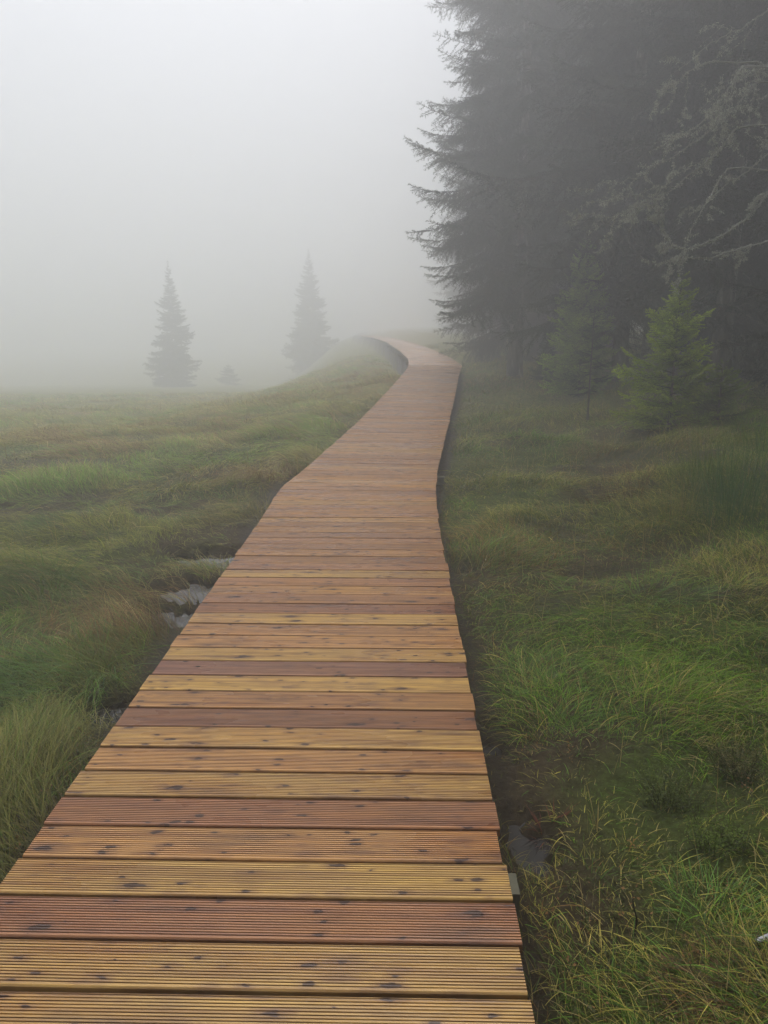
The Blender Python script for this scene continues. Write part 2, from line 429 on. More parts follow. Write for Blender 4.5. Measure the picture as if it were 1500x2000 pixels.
# ------------------------------------------------------------------ blades of grass
def blades(P, az, e0, e1, L, W, col, seg, tipc=None):
    """curved tapering ribbons. P (n,3) roots, az heading, e0/e1 start/end elevation, L length, W width, col (n,3)"""
    n = len(P); nv = 2*seg+1
    V = np.empty((n, nv, 3)); p = P.copy(); C = np.empty((n, nv, 4)); C[..., 3] = 1
    h = np.stack([np.cos(az), np.sin(az)], 1)
    wdir = np.stack([-np.sin(az), np.cos(az), np.zeros(n)], 1)
    # twist the flat of the blade a little
    tw = (vnoise(P[:, 0]*91, P[:, 1]*91, 4)-.5)*1.6
    wdir = wdir*np.cos(tw)[:, None] + np.array([0, 0, 1.0])*np.sin(tw)[:, None]
    for s in range(seg+1):
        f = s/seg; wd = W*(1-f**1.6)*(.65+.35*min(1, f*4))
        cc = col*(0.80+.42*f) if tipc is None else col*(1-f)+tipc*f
        if s < seg:
            V[:, 2*s] = p-wdir*wd[:, None]*.5; V[:, 2*s+1] = p+wdir*wd[:, None]*.5
            C[:, 2*s, :3] = cc; C[:, 2*s+1, :3] = cc
            e = e0+(e1-e0)*((s+.5)/seg)**.8
            p = p + np.stack([h[:, 0]*np.cos(e), h[:, 1]*np.cos(e), np.sin(e)], 1)*(L/seg)[:, None]
        else:
            V[:, 2*seg] = p; C[:, 2*seg, :3] = cc
    b = (np.arange(n)*nv)[:, None]
    quads = [b+np.array([2*s, 2*s+1, 2*s+3, 2*s+2]) for s in range(seg-1)]
    tri = b+np.array([2*seg-2, 2*seg-1, 2*seg])
    return V.reshape(-1, 3), quads, tri, C.reshape(-1, 4)
def merge(parts):
    V, F4, F3, C = [], [], [], []; o = 0
    for v, q, t, c in parts:
        V.append(v); C.append(c); F3.append(t+o); F4 += [x+o for x in q]; o += len(v)
    faces = ([np.concatenate(F4)] if F4 else []) + [np.concatenate(F3)]
    return np.concatenate(V), faces, np.concatenate(C)

GREEN = np.array([.110, .215, .012]); DEEP = np.array([.050, .105, .014]); OLIVE = np.array([.175, .195, .022])
STRAW = np.array([.34, .27, .11]); RUST = np.array([.19, .105, .04]); BLUEG = np.array([.09, .17, .06]); BROWN = np.array([.075, .05, .028])
def palette(x, y, rng):
    n = len(x); a = fbm(x*.55, y*.55, 41, 3); b = fbm(x*1.3, y*1.3, 57, 3); c = fbm(x*.9+5, y*.9, 77, 3); r = rng.random(n)
    right = x > cx(y)
    c = c + np.where(right, -.03, -.04)
    col = np.where((a > .52)[:, None], GREEN, OLIVE)
    col = np.where((b > .6)[:, None], np.where(right, 1, .8)[:, None]*(GREEN*.5+BLUEG*.5), col)
    pst = sstep(.42, .66, c)*.75 + .10
    col = np.where((r < pst)[:, None], STRAW*.55+OLIVE*.45, col)
    pr = sstep(.5, .7, fbm(x*.7, y*.7, 91, 3))*.55 + .04
    col = np.where((rng.random(n) < pr)[:, None], RUST, col)
    col = np.where((rng.random(n) < .12)[:, None], BROWN, col)
    col = np.where((rng.random(n) < .05)[:, None], STRAW, col)
    col = np.where(((rng.random(n) < .25) & (right))[:, None], DEEP, col)
    return col*(rng.uniform(.6, 1.3, n)+.5*(rng.random(n) < .1))[:, None]  # random tone per blade; the extra-bright few stand in for specular glints
rng = np.random.default_rng(11)
def scatter(n, dmin, dmax, dens, dref, p):
    """random points around the camera with density dens*(dref/d)^p beyond dref"""
        # sample radius by inverse cdf on a table
    dd = np.linspace(dmin, dmax, 4000); rho = dens*np.minimum(1, (dref/dd)**p)*dd*R(140)
    cdf = np.concatenate([[0], np.cumsum((rho[1:]+rho[:-1])/2*np.diff(dd))]); tot = int(cdf[-1])
    r_ = np.interp(rng.random(tot)*cdf[-1], cdf, dd); a = rng.uniform(-R(70), R(70), tot)
    return r_*np.sin(a), r_*np.cos(a), r_
def grass_field(dens):
    parts = []
    x, y, d = scatter(0, .9, 46, dens, 4.0, 1.6)
    c = cx(y); side = np.maximum(c-HALF-x, x-(c+HALF))
    md = mudness(x, y); h = height(x, y)
    keep = (side > .015) & (rng.random(len(x)) > md*np.where(x > cx(y), .6, .82)) & ((h > WATER_Z+.02) | (rng.random(len(x)) < np.where(x > cx(y), .4, .3)) | (y > 10.5))
    tuss = fbm(x*1.1, y*1.1, 3, 2)                     # the same noise that lifts the hummocks
    keep &= rng.random(len(x)) < (.7+.8*sstep(.3, .6, tuss))
    x, y, d, h, side, md, tuss = [q[keep] for q in (x, y, d, h, side, md, tuss)]
    n = len(x); right = x > cx(y)
    flow = fbm(x*.6, y*.6, 101, 2)*2.2*math.pi + (fbm(x*1.9, y*1.9, 102, 2)-.5)*3.0
    # left meadow combed towards the lower left, right bank swirls more
    az = np.where(right, flow*1.3+2.0, R(205)+(flow-1.1*math.pi)*.75) + rng.normal(0, 1, n)*np.where(right, .95, .5)
    lay = fbm(x*1.2, y*1.2, 111, 2)
    e0 = R(62)-R(38)*sstep(.35, .65, lay)+rng.normal(0, .16, n)
    e1 = e0-R(62)-R(25)*rng.random(n)
    short = rng.random(n) < np.where(right, .45, .33)
    L = (.17+.20*sstep(.35, .65, tuss)+.06*rng.random(n))*rng.uniform(.6, 1.3, n)
    L = np.where(right, L*(.42+.36*sstep(2, 7, d)), L*.9)*(.55+.45*sstep(0, .35, side))
    L = np.where(short, L*.35, L); e1 = np.where(short, e0-R(15), e1)
    W = .0026*np.maximum(1, (d/4))**.85*rng.uniform(.6, 1.3, n)
    W = np.where(short, W*1.25, W)
    col = palette(x, y, rng)
    col = np.where(short[:, None], col*.55+np.array([.06, .095, .015])*.45, col)
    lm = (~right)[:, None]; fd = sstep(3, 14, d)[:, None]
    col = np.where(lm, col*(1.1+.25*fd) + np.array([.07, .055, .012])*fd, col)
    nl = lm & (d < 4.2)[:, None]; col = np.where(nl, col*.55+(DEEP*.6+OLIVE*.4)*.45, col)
    col = np.where(lm, col, col*np.array([1.34, 1.36, .92]))
    col = np.where((right & (rng.random(n) < .08))[:, None], STRAW*1.15, col)
    wet = (md > .3)[:, None]; col = np.where(wet, col*.5+BROWN*.4, col)
    P = np.stack([x, y, h-.008], 1)
    nearm = d < 5.5
    for mk, sg in ((nearm, 5), (~nearm & (d < 14), 3), (d >= 14, 2)):
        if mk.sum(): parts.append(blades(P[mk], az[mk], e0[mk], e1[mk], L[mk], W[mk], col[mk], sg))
    # taller dead stalks standing out of the sward
    x, y, d = scatter(0, 1.2, 30, 22, 6.0, 1.0)
    keep = (np.maximum(cx(y)-HALF-x, x-(cx(y)+HALF)) > .25) & (mudness(x, y) < .5) & (rng.random(len(x)) < np.where(x > cx(y), 1, .6)) & (fbm(x*.8, y*.8, 201, 2) > .4)
    x, y, d = x[keep], y[keep], d[keep]; m = len(x); e = R(78)+rng.normal(0, .18, m)
    cc = (STRAW*.8+RUST*.3)*rng.uniform(.6, 1.4, m)[:, None]
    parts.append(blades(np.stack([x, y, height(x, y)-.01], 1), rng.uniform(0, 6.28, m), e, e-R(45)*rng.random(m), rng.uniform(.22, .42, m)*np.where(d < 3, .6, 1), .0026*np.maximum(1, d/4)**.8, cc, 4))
    return parts, n
parts, n = grass_field(8500)
print('blades', n)
V, Fc, C = merge(parts)
o = link('grass', mesh_np('grass', V, Fc, M_GRASS, {'tint': C})); tag(o, 'windswept green and straw bog grass on both sides of the boardwalk', 'grass', kind='stuff')

# low moss and bilberry sprigs between the blades on the bank beside the boardwalk
def leaf_clumps(x, y, h, size, col, per, rng):
    n = len(x); P = np.repeat(np.stack([x, y, h], 1), per, 0); m = len(P); sz = np.repeat(size, per)
    P = P + np.stack([rng.normal(0, 1, m)*.6, rng.normal(0, 1, m)*.6, np.abs(rng.normal(0, 1, m))*.8], 1)*sz[:, None]
    a = rng.uniform(0, 2*math.pi, m); e = rng.uniform(-.6, 1.0, m); ll = sz*.42
    d = np.stack([np.cos(a)*np.cos(e), np.sin(a)*np.cos(e), np.sin(e)], 1)*ll[:, None]
    s = np.stack([-np.sin(a), np.cos(a), rng.normal(0, .4, m)], 1)*(ll*.28)[:, None]
    V = np.stack([P, P+d*.5+s, P+d, P+d*.5-s], 1).reshape(-1, 3)
    F = (np.arange(m)*4)[:, None]+np.array([0, 1, 2, 3])
    cc = np.repeat(np.repeat(col, per, 0)*rng.uniform(.6, 1.4, m)[:, None], 4, 0)
    return V, F, np.concatenate([cc, np.ones((len(cc), 1))], 1)
x, y, d = scatter(0, .9, 16, 900, 3.5, 1.4)
keep = (np.maximum(cx(y)-HALF-x, x-(cx(y)+HALF)) > .1) & (fbm(x*1.6, y*1.6, 151, 3) > np.where(x > cx(y), .44, .56)) & (mudness(x, y) < .5)
x, y, d = x[keep], y[keep], d[keep]
g1 = fbm(x*1.1, y*1.1, 161, 2)
col = np.where((g1 > .5)[:, None], np.array([.075, .12, .018]), np.array([.07, .075, .022]))
col = np.where((rng.random(len(x)) < .1)[:, None], RUST, col)
V, Fq, C = leaf_clumps(x, y, height(x, y)+.01, .022*np.maximum(1, d/5)**.7*rng.uniform(.6, 1.5, len(x)), col, 7, rng)
tag(link('moss', mesh_np('moss', V, [Fq], M_GRASS, {'tint': C})), 'bright green moss and tiny leaves among the grass', 'moss', kind='stuff')

# ------------------------------------------------------------------ single tufts, rushes and shrubs
def clump(name, px, py, n, spread, L, e0, lean_az, lean, colA, colB, W, label, cat, group=None, seg=5, droop=60):
    p = onground(px, py); 
    r = spread*np.sqrt(rng.random(n)); a = rng.uniform(0, 2*math.pi, n)
    x = p[0]+r*np.cos(a); y = p[1]+r*np.sin(a)
    az = np.arctan2(np.sin(a)*r/spread+lean*math.sin(lean_az)+rng.normal(0, .25, n), np.cos(a)*r/spread+lean*math.cos(lean_az)+rng.normal(0, .25, n))
    el = R(e0)+rng.normal(0, .15, n); LL = L*rng.uniform(.55, 1.15, n)
    f = rng.random(n)[:, None]; col = (np.array(colA)*(1-f)+np.array(colB)*f)*rng.uniform(.7, 1.25, n)[:, None]
    P = np.stack([x-p[0], y-p[1], height(x, y)-.01-p[2]], 1)
    v, q, t, c = blades(P, az, el, el-R(droop)*rng.uniform(.5, 1.2, n), LL, W*rng.uniform(.6, 1.3, n), col, seg)
    o = link(name, mesh_np(name, v, [np.concatenate(q), t], M_GRASS, {'tint': c})); o.location = p
    return tag(o, label, cat, group)
UP = 0
G = 'clumps of upright rushes on the bank'
clump('rush_clump', 1440, 1010, 520, .38, .66, 80, 0, .1, DEEP*1.2, BLUEG*1.1, .0036, 'dense dark green rush clump near the frame edge, tallest on the bank', 'rushes', G, droop=22)
clump('rush_clump', 1370, 960, 320, .34, .58, 80, 2, .2, DEEP*1.2, OLIVE*.8, .0038, 'rush clump behind the dense dark green one, below the bright young spruce', 'rushes', G, droop=25)
clump('rush_clump', 1490, 900, 260, .35, .6, 78, 2, .1, DEEP*1.1, GREEN, .004, 'farthest dark rush clump at the right edge, under the dark branches', 'rushes', G, droop=25)
clump('rush_clump', 1310, 1020, 110, .20, .55, 80, 2, .3, OLIVE, STRAW*.8, .0034, 'thin yellowing rush clump with tall straw stems beside the brown tussock', 'rushes', G, droop=20)
clump('grass_tussock', 1200, 965, 420, .42, .42, 66, 3.4, .5, RUST, BROWN*1.3, .004, 'reddish brown dead grass tussock in front of the dark hollow', 'grass tussock', droop=70)
clump('grass_tussock', 1160, 890, 320, .38, .33, 66, 2.5, .2, STRAW*.7, RUST, .0045, 'pale faded grass tussock just below the thin dark sapling', 'grass tussock', droop=70)
clump('grass_tussock', 1440, 1390, 420, .24, .22, 45, 3.8, .5, STRAW, STRAW*.7+OLIVE*.3, .0026, 'pale straw coloured grass tussock bending left on the bank', 'grass tussock', droop=75)
clump('grass_tussock', 1450, 1960, 620, .17, .12, 45, 3.0, .5, RUST, BROWN*1.3, .0026, 'rusty brown matted grass tussock in the bottom corner', 'grass tussock', droop=75)
clump('grass_tussock', 1400, 1780, 220, .12, .14, 50, .6, .3, GREEN*1.5, BLUEG*1.3, .0026, 'bright green grass tuft just above the rusty brown tussock', 'grass tussock', droop=60)
clump('grass_tussock', 1290, 1170, 330, .26, .24, 50, 5.4, .4, BLUEG*1.2, GREEN*1.3, .0036, 'fresh blue green grass tuft in the middle of the bank', 'grass tussock', droop=60)
clump('grass_tussock', 950, 910, 330, .32, .28, 50, 3.4, .6, STRAW*.6, OLIVE, .004, 'golden tussock leaning towards the boardwalk at its bend', 'grass tussock', droop=80)
clump('grass_tussock', 110, 1330, 560, .30, .44, 58, 3.9, .9, GREEN*1.1, BLUEG, .0034, 'lush long green grass tussock combed over left of the boardwalk', 'grass tussock', droop=80)
clump('grass_tussock', 60, 1500, 380, .24, .20, 48, 4.2, .9, DEEP*1.3, GREEN*.8, .003, 'olive grass tussock at the left edge, nearest the viewer', 'grass tussock', droop=80)
clump('grass_tussock', 470, 1010, 360, .34, .34, 52, 2.9, .8, STRAW*.75, OLIVE, .0042, 'straw coloured tussock drooping over the dark mud above the puddles', 'grass tussock', droop=85)
clump('grass_tussock', 180, 1180, 420, .36, .36, 50, 3.6, .9, OLIVE, STRAW*.7, .0038, 'golden olive tussock left of the lowest white puddle', 'grass tussock', droop=85)
clump('grass_tussock', 30, 1150, 300, .36, .36, 60, 3.6, .5, DEEP*1.5, GREEN*.8, .0044, 'dark green tussock in a shaded dip at the left edge', 'grass tussock', droop=60)
clump('reed_stem', 1168, 1625, 7, .012, .19, 86, 1.5, .1, STRAW*1.5, STRAW*1.1, .0045, 'single pale dry reed stem standing beside the dark puddle', 'reed', droop=8)
clump('dead_fern', 1075, 1630, 60, .06, .09, 55, 0, .1, (.16, .05, .03), (.09, .04, .03), .005, 'small reddish dead fern beside the puddle by the boardwalk', 'fern', droop=60)

def tube(path, rad, sides=5):
    path = np.array(path, float); n = len(path); rad = np.broadcast_to(np.asarray(rad, float), (n,))
    T = np.gradient(path, axis=0); T /= np.linalg.norm(T, axis=1)[:, None]+1e-9
    up = np.array([0, 0, 1.0]) if abs(T[0, 2]) < .9 else np.array([1.0, 0, 0])
    A = np.cross(T, up); A /= np.linalg.norm(A, axis=1)[:, None]+1e-9; B = np.cross(T, A)
    an = np.arange(sides)/sides*2*math.pi
    V = path[:, None]+rad[:, None, None]*(A[:, None]*np.cos(an)[None, :, None]+B[:, None]*np.sin(an)[None, :, None])
    i = np.arange(n-1)[:, None]*sides; j = np.arange(sides)[None]; j2 = (j+1) % sides
    F = np.stack([i+j, i+j2, i+sides+j2, i+sides+j], -1).reshape(-1, 4)
    return V.reshape(-1, 3), F
def shrub(px, py, r, hgt, n, col, label, group='low bilberry shrubs on the bank'):
    p = onground(px, py); root = empty('bilberry_shrub', p); tag(root, label, 'shrub', group)
    VS, FS, o_ = [], [], 0; tips = []
    for i in range(n):
        a = rng.uniform(0, 2*math.pi); q = r*math.sqrt(rng.random()); L = hgt*rng.uniform(.6, 1.15)
        b0 = np.array([q*.4*math.cos(a), q*.4*math.sin(a), -.02]); b1 = np.array([q*math.cos(a), q*math.sin(a), L])
        mid = (b0+b1)/2+rng.normal(0, .012, 3); v, f = tube([b0, mid, b1], [.0016, .0013, .0008], 3)
        VS.append(v); FS.append(f+o_); o_ += len(v)
        for s in np.linspace(.25, 1, 11): tips.append(b0*(1-s)+b1*s+rng.normal(0, .008, 3))
    VS = np.concatenate(VS); c = np.tile([.07, .07, .03, 1], (len(VS), 1))
    link('stem', mesh_np('stem', VS, [np.concatenate(FS)], M_GRASS, {'tint': c}), root)
    T = np.array(tips); cc = np.tile(col, (len(T), 1))*rng.uniform(.7, 1.3, len(T))[:, None]
    V, Fq, C = leaf_clumps(T[:, 0], T[:, 1], T[:, 2], np.full(len(T), .021), cc, 3, rng)
    link('foliage', mesh_np('foliage', V, [Fq], M_GRASS, {'tint': C}), root)
shrub(1310, 1580, .15, .13, 70, np.array([.075, .10, .02]), 'large dull green bilberry shrub in the middle of the bank')
shrub(1400, 1660, .12, .10, 50, np.array([.09, .13, .02]), 'brighter green bilberry shrub just below the larger dull one')
shrub(1440, 1520, .14, .12, 55, np.array([.10, .095, .03]), 'yellowing bilberry shrub at the right edge, above the others')

def twig(name, pts, rad, col, label, cat):
    pts = np.array(pts); p0 = pts[0].copy(); v, f = tube(pts-p0, rad, 6)
    m = {'tint': np.tile([*col, 1], (len(v), 1))}
    o = link(name, mesh_np(name, v, [f], M_LICHEN, m, smooth=True)); o.location = p0; tag(o, label, cat)
p = onground(1238, 1830)
twig('dead_twig', [p+np.array([0, 0, -.01]), p+np.array([.008, .01, .05]), p+np.array([-.002, .02, .09]), p+np.array([-.008, .02, .135])], [.0032, .0028, .002, .001], (.03, .024, .02), 'thin dark crooked twig standing in the moss', 'twig')
p = onground(1490, 1850)
twig('broken_stick', [p+np.array([-.02, 0, .02]), p+np.array([.03, .01, .03]), p+np.array([.12, .03, .035]), p+np.array([.3, .05, .02])], [.006, .010, .011, .010], (.42, .42, .46), 'pale grey broken stick poking in from the right edge', 'stick')

# ------------------------------------------------------------------ spruces
def needle_tris(P, T, ln, wd, rng, k):
    P = np.repeat(P, k, 0); T = np.repeat(T, k, 0); n = len(P)
    r = rng.normal(0, 1, (n, 3)); r -= (r*T).sum(1)[:, None]*T; r /= np.linalg.norm(r, axis=1)[:, None]+1e-9
    r[:, 2] *= .75
    D = T*.75+r*.8; D /= np.linalg.norm(D, axis=1)[:, None]
    S = np.cross(D, rng.normal(0, 1, (n, 3))); S /= np.linalg.norm(S, axis=1)[:, None]+1e-9
    l = ln*rng.uniform(.7, 1.25, n)[:, None]
    return np.stack([P-S*wd*.5, P+S*wd*.5, P+D*l], 1)   # (n,3,3)
def branch_template(L, seed, step, needle, nw, twig_gap, k=2, hang=.35, tw_len=.34, tip_up=.16):
    """one spruce branch along +x: needles (n,3,3), twig ribbons (m,3,3)"""
    rng = np.random.default_rng(seed); P, T, RB = [], [], []
    def axis_pt(s): return np.array([L*s, .05*L*math.sin(3*s+seed), L*(-.20*s**1.2*(hang/.35)+tip_up*s**3)])
    def run(a, d, length, droop, lift=0):
        n = max(2, int(length/step)); pts = []; p = a.copy(); dd = d.copy()
        for i in range(n):
            pts.append(p.copy()); P.append(p.copy()); T.append(dd/np.linalg.norm(dd))
            dd = dd+np.array([0, 0, -droop*step])+rng.normal(0, .03, 3); dd /= np.linalg.norm(dd); p = p+dd*step
        RB.append((pts[0], pts[-1], .003+length*.006)); return pts
    n = int(L/step)
    for i in range(n):
        s = i/n
        a, b = axis_pt(s), axis_pt(s+1/n); t = (b-a)/np.linalg.norm(b-a)
        if s > .2: P.append(a); T.append(t)
        RB.append((a, b, .004+.010*L*(1-s)))
    s = .10
    while s < .98:
        a = axis_pt(s); t = axis_pt(s+.02)-a; t /= np.linalg.norm(t)
        for sd in (-1, 1):
            if rng.random() < .1: continue
            length = L*tw_len*min(1, (1.02-s)*1.5)*min(1, .4+s*2.2)*rng.uniform(.6, 1.2)+.03
            ang = R(rng.uniform(42, 68)); d = t*math.cos(ang)+np.array([0, 1, 0])*sd*math.sin(ang)+np.array([0, 0, rng.uniform(-.3, .12)])
            d /= np.linalg.norm(d); pts = run(a, d, length, hang*1.6)
            m = len(pts); j = max(2, int(.07/step)); q = j
            while q < m-1:
                d2 = pts[q]-pts[q-1]; d2 /= np.linalg.norm(d2)+1e-9
                sl = length*.42*(1-q/m)*rng.uniform(.6, 1.2)+.02
                sd2 = rng.choice([-1, 1]); perp = np.cross(d2, [0, 0, 1]); perp /= np.linalg.norm(perp)+1e-9
                run(pts[q], (d2*.65+perp*sd2*.7+np.array([0, 0, -.25*hang/.35])), sl, hang*2.4); q += j
        s += twig_gap/L*rng.uniform(.8, 1.2)
    P, T = np.array(P), np.array(T)
    tr = needle_tris(P, T, needle, nw, rng, k)
    rb = []
    for a, b, wd in RB:
        z = np.array([0, 0, wd]); y_ = np.array([0, wd, 0]); rb += [[a-z, a+z, b], [a-y_, a+y_, b]]
    return tr, np.array(rb)
def build_crown(name, seed, H, Rad, z0, temps, tlen, whorl, nper, tintA, tintB, pw=.85, rag=.3, up_top=35, dn=-12, low_from=1e9, lows=None, mat=None, gaps=0):
    rng = np.random.default_rng(seed); A, C = [], []
    z = z0; k = 0
    while z < H-.06*H*.2:
        f = (z-z0)/(H-z0)
        for i in range(nper):
            a = k*2.4+i*2*math.pi/nper+rng.normal(0, .25); zz = z+rng.uniform(-.5, .5)*whorl
            r_ = Rad*max(.05, (1-f)**pw)*rng.uniform(1-rag, 1+rag*.6)*(.75+.25*min(1, f*6))
            if rng.random() < .06: r_ *= 1.25
            if gaps and rng.random() < gaps: continue
            ts = lows if (lows and zz > low_from) else temps
            tr, rb = ts[rng.integers(len(ts))]; s = r_/tlen
            pit = R(dn+(up_top-dn)*f**1.1+rng.normal(0, 6))
            ca, sa, cp, sp_ = math.cos(a), math.sin(a), math.cos(pit), math.sin(pit)
            Ry = np.array([[cp, 0, -sp_], [0, 1, 0], [sp_, 0, cp]]); Rz = np.array([[ca, -sa, 0], [sa, ca, 0], [0, 0, 1]])
            ro = rng.normal(0, .35); Rx = np.array([[1, 0, 0], [0, math.cos(ro), -math.sin(ro)], [0, math.sin(ro), math.cos(ro)]])
            M = Rz@Ry@Rx; fl = np.array([1, rng.choice([-1, 1]), 1])
            nt_ = (tr*fl*s)@M.T+np.array([0, 0, zz]); rt = (rb*fl*s)@M.T+np.array([0, 0, zz])
            A += [nt_, rt]
            # fresh tips are paler: a colour the needles themselves have
            ext = np.clip(np.hypot(tr[:, 0, 0], tr[:, 0, 1])/tlen, 0, 1.1)[:, None]
            g_ = rng.uniform(.75, 1.25)
            cn = (np.array(tintA)*(1-ext**2)+np.array(tintB)*ext**2)*g_*rng.uniform(.7, 1.3, (len(tr), 1))
            C += [np.repeat(cn, 3, 0), np.tile([.05, .04, .03], (len(rb)*3, 1))]
        z += whorl*(1-.35*f); k += 1
    V = np.concatenate(A).reshape(-1, 3); Fc = np.arange(len(V)).reshape(-1, 3)
    C = np.concatenate(C); C = np.concatenate([C, np.ones((len(C), 1))], 1)
    return mesh_np(name, V, [Fc], mat or M_NEEDLE, {'tint': C})
def trunk_mesh(name, seed, H, r0, stubs=0, stub_len=.9):
    rng = np.random.default_rng(seed); zs = np.linspace(-.3, H*.98, 14); wob = np.cumsum(rng.normal(0, .012*H/16, (14, 2)), 0)*.5
    path = np.column_stack([wob, zs]); rad = r0*(1-(zs+.3)/(H+.35))**.8; rad[0] *= 1.5; rad[1] *= 1.05
    v, f = tube(path, rad, 12); V, F = [v], [f]; o = len(v)
    for i in range(stubs):
        z = rng.uniform(.6, 4.5); a = rng.uniform(0, 2*math.pi); L = stub_len*rng.uniform(.4, 1.2); d = np.array([math.cos(a), math.sin(a), 0])
        b = np.array([0, 0, z]); pts = [b, b+d*L*.4+[0, 0, -.04*L], b+d*L*.75+np.array([0, 0, -.16*L])+rng.normal(0, .04, 3), b+d*L+np.array([0, 0, -.22*L])+rng.normal(0, .06, 3)]
        v, f = tube(pts, [.016, .012, .008, .003], 4); V.append(v); F.append(f+o); o += len(v)
    return mesh_np(name, np.concatenate(V), [np.concatenate(F)], M_BARK, smooth=True)

BIG_T = [branch_template(2.6, s, .034, .048, .0125, .075, 2, hang=.6, tw_len=.40, tip_up=.3) for s in (1, 2, 3, 4)]
BIG_LO = [branch_template(2.6, s, .07, .09, .03, .14, 2, hang=.42, tw_len=.4) for s in (5, 6)]
print('needles per branch', [len(t[0]) for t in BIG_T], [len(t[0]) for t in BIG_LO])
DKA, DKB = (.010, .019, .007), (.022, .038, .012)
BIGS = [(build_crown('crown', 10+i, 19.5-i, 3.0, z0, BIG_T, 2.6, .36, 7, DKA, DKB, pw=.8, rag=.48, low_from=10.5, lows=BIG_LO),
         trunk_mesh('trunk', 20+i, 19.5-i, .16, 22)) for i, z0 in enumerate((2.5, 1.0, 1.7))]
GF = 'tall spruces of the misty forest'
DEEPLAB = 'tall dark spruce deep inside the misty forest, its foliage merging with its neighbours'
forest = [
 # x, y, scale, variant, rot, label
 (3.35, 20.0, 1.0, 0, .3, 'tall forest spruce whose ragged branches stick out furthest left over the boardwalk'),
 (4.3, 25.5, 1.0, 1, 1.9, 'pale grey forest spruce just behind the one with the longest branches'),
 (5.3, 31.5, 1.0, 0, 4.0, 'faint forest spruce beyond the boardwalk bend, half lost in fog'),
 (5.7, 39.0, 1.0, 2, 2.2, 'faintest and farthest forest spruce above the vanishing end of the boardwalk'),
 (4.9, 16.2, .95, 2, 5.1, 'dark forest spruce with bare lower trunk to the left of the young spruces'),
 (6.1, 14.2, 1.0, 0, 2.9, 'dark forest spruce directly behind the thin pale green young spruce'),
 (7.3, 11.0, .95, 1, 1.1, 'near forest spruce behind the bright young spruce, below the lichen branches'),
 (8.4, 13.4, 1.0, 0, 3.3, DEEPLAB), (7.3, 15.6, 1.05, 1, 4.4, DEEPLAB), (6.6, 19.5, 1.0, 0, .9, DEEPLAB),
 (7.0, 24.0, 1.1, 2, 2.5, DEEPLAB), (9.6, 17.5, 1.05, 0, 5.5, DEEPLAB), (9.6, 14.0, 1.0, 2, 1.6, DEEPLAB),
 (6.9, 29.0, 1.0, 0, 1.4, DEEPLAB), (9.6, 22.0, 1.0, 1, 3.9, DEEPLAB), (8.4, 9.3, 1.0, 2, 5.9, DEEPLAB),
 (10.5, 11.5, 1.0, 1, .4, DEEPLAB), (12.2, 16.0, 1.0, 0, 2.1, DEEPLAB), (12.5, 21.0, 1.05, 1, 3.1, DEEPLAB),
 (6.8, 4.3, 1.0, 1, .7, DEEPLAB), (6.6, .6, 1.0, 0, 2.7, DEEPLAB), (7.8, -2.5, 1.0, 2, 2.7, DEEPLAB), (9.6, 6.5, 1.0, 2, 3.7, DEEPLAB),  # unseen spruces beside the camera, added to shade the right bank
 (9.5, 27.0, 1.0, 0, .1, DEEPLAB), (6.6, 48.0, 1.0, 0, 1.1, DEEPLAB), (6.5, 60.0, 1.1, 1, 2.1, DEEPLAB), (9.0, 43.0, 1.1, 2, 4.1, DEEPLAB), (12.0, 50.0, 1.1, 0, 3.1, DEEPLAB), (12.5, 33.0, 1.1, 1, .3, DEEPLAB), (7.6, 35.0, 1.0, 1, 1.0, DEEPLAB),
]
for x, y, s, vr, rot, lab in forest:
    e = empty('spruce_tree', (x, y, float(height(x, y))-.02), rot); e.scale = (s, s, s)
    tag(e, lab, 'tree', GF)
    link('crown', BIGS[vr][0], e); link('trunk', BIGS[vr][1], e)

# lone spruces out on the bog
LONE_T = [branch_template(1.0, s, .03, .06, .018, .055, 2, tw_len=.45) for s in (31, 32, 33)]
def lone(px, py, ydist, hpx, rad, seed, label, bare=0):
    p = at_y(px, py, ydist); z = min(float(height(p[0], ydist)), p[2]+.1); Hh = hpx/F_PX*ydist*1.0
    e = empty('spruce_tree', (p[0], ydist, z)); tag(e, label, 'tree', 'lone spruces out on the foggy bog')
    link('crown', build_crown('crown', seed, Hh, rad, .12, LONE_T, 1.0, .15, 7, DKA, DKB, pw=1.0, rag=.7, up_top=30, dn=-8, gaps=.3), e)
    link('trunk', trunk_mesh('trunk', seed, Hh, .05), e)
lone(343, 757, 66.0, 235, 2.3, 51, 'slim lone spruce on the left, the darker of the two in the fog')
lone(607, 700, 84.0, 216, 2.8, 52, 'paler lone spruce in the fog nearer the boardwalk')
lone(447, 726, 74.0, 42, 1.4, 53, 'tiny faint spruce between the two lone ones')
#lone(725, 665, 75.0, 120, 2.4, 54, 'barely visible ghostly spruce far off, just left of the boardwalk end')
#lone(835, 650, 88.0, 170, 3.4, 55, 'ghostly distant spruce behind the far end of the boardwalk')

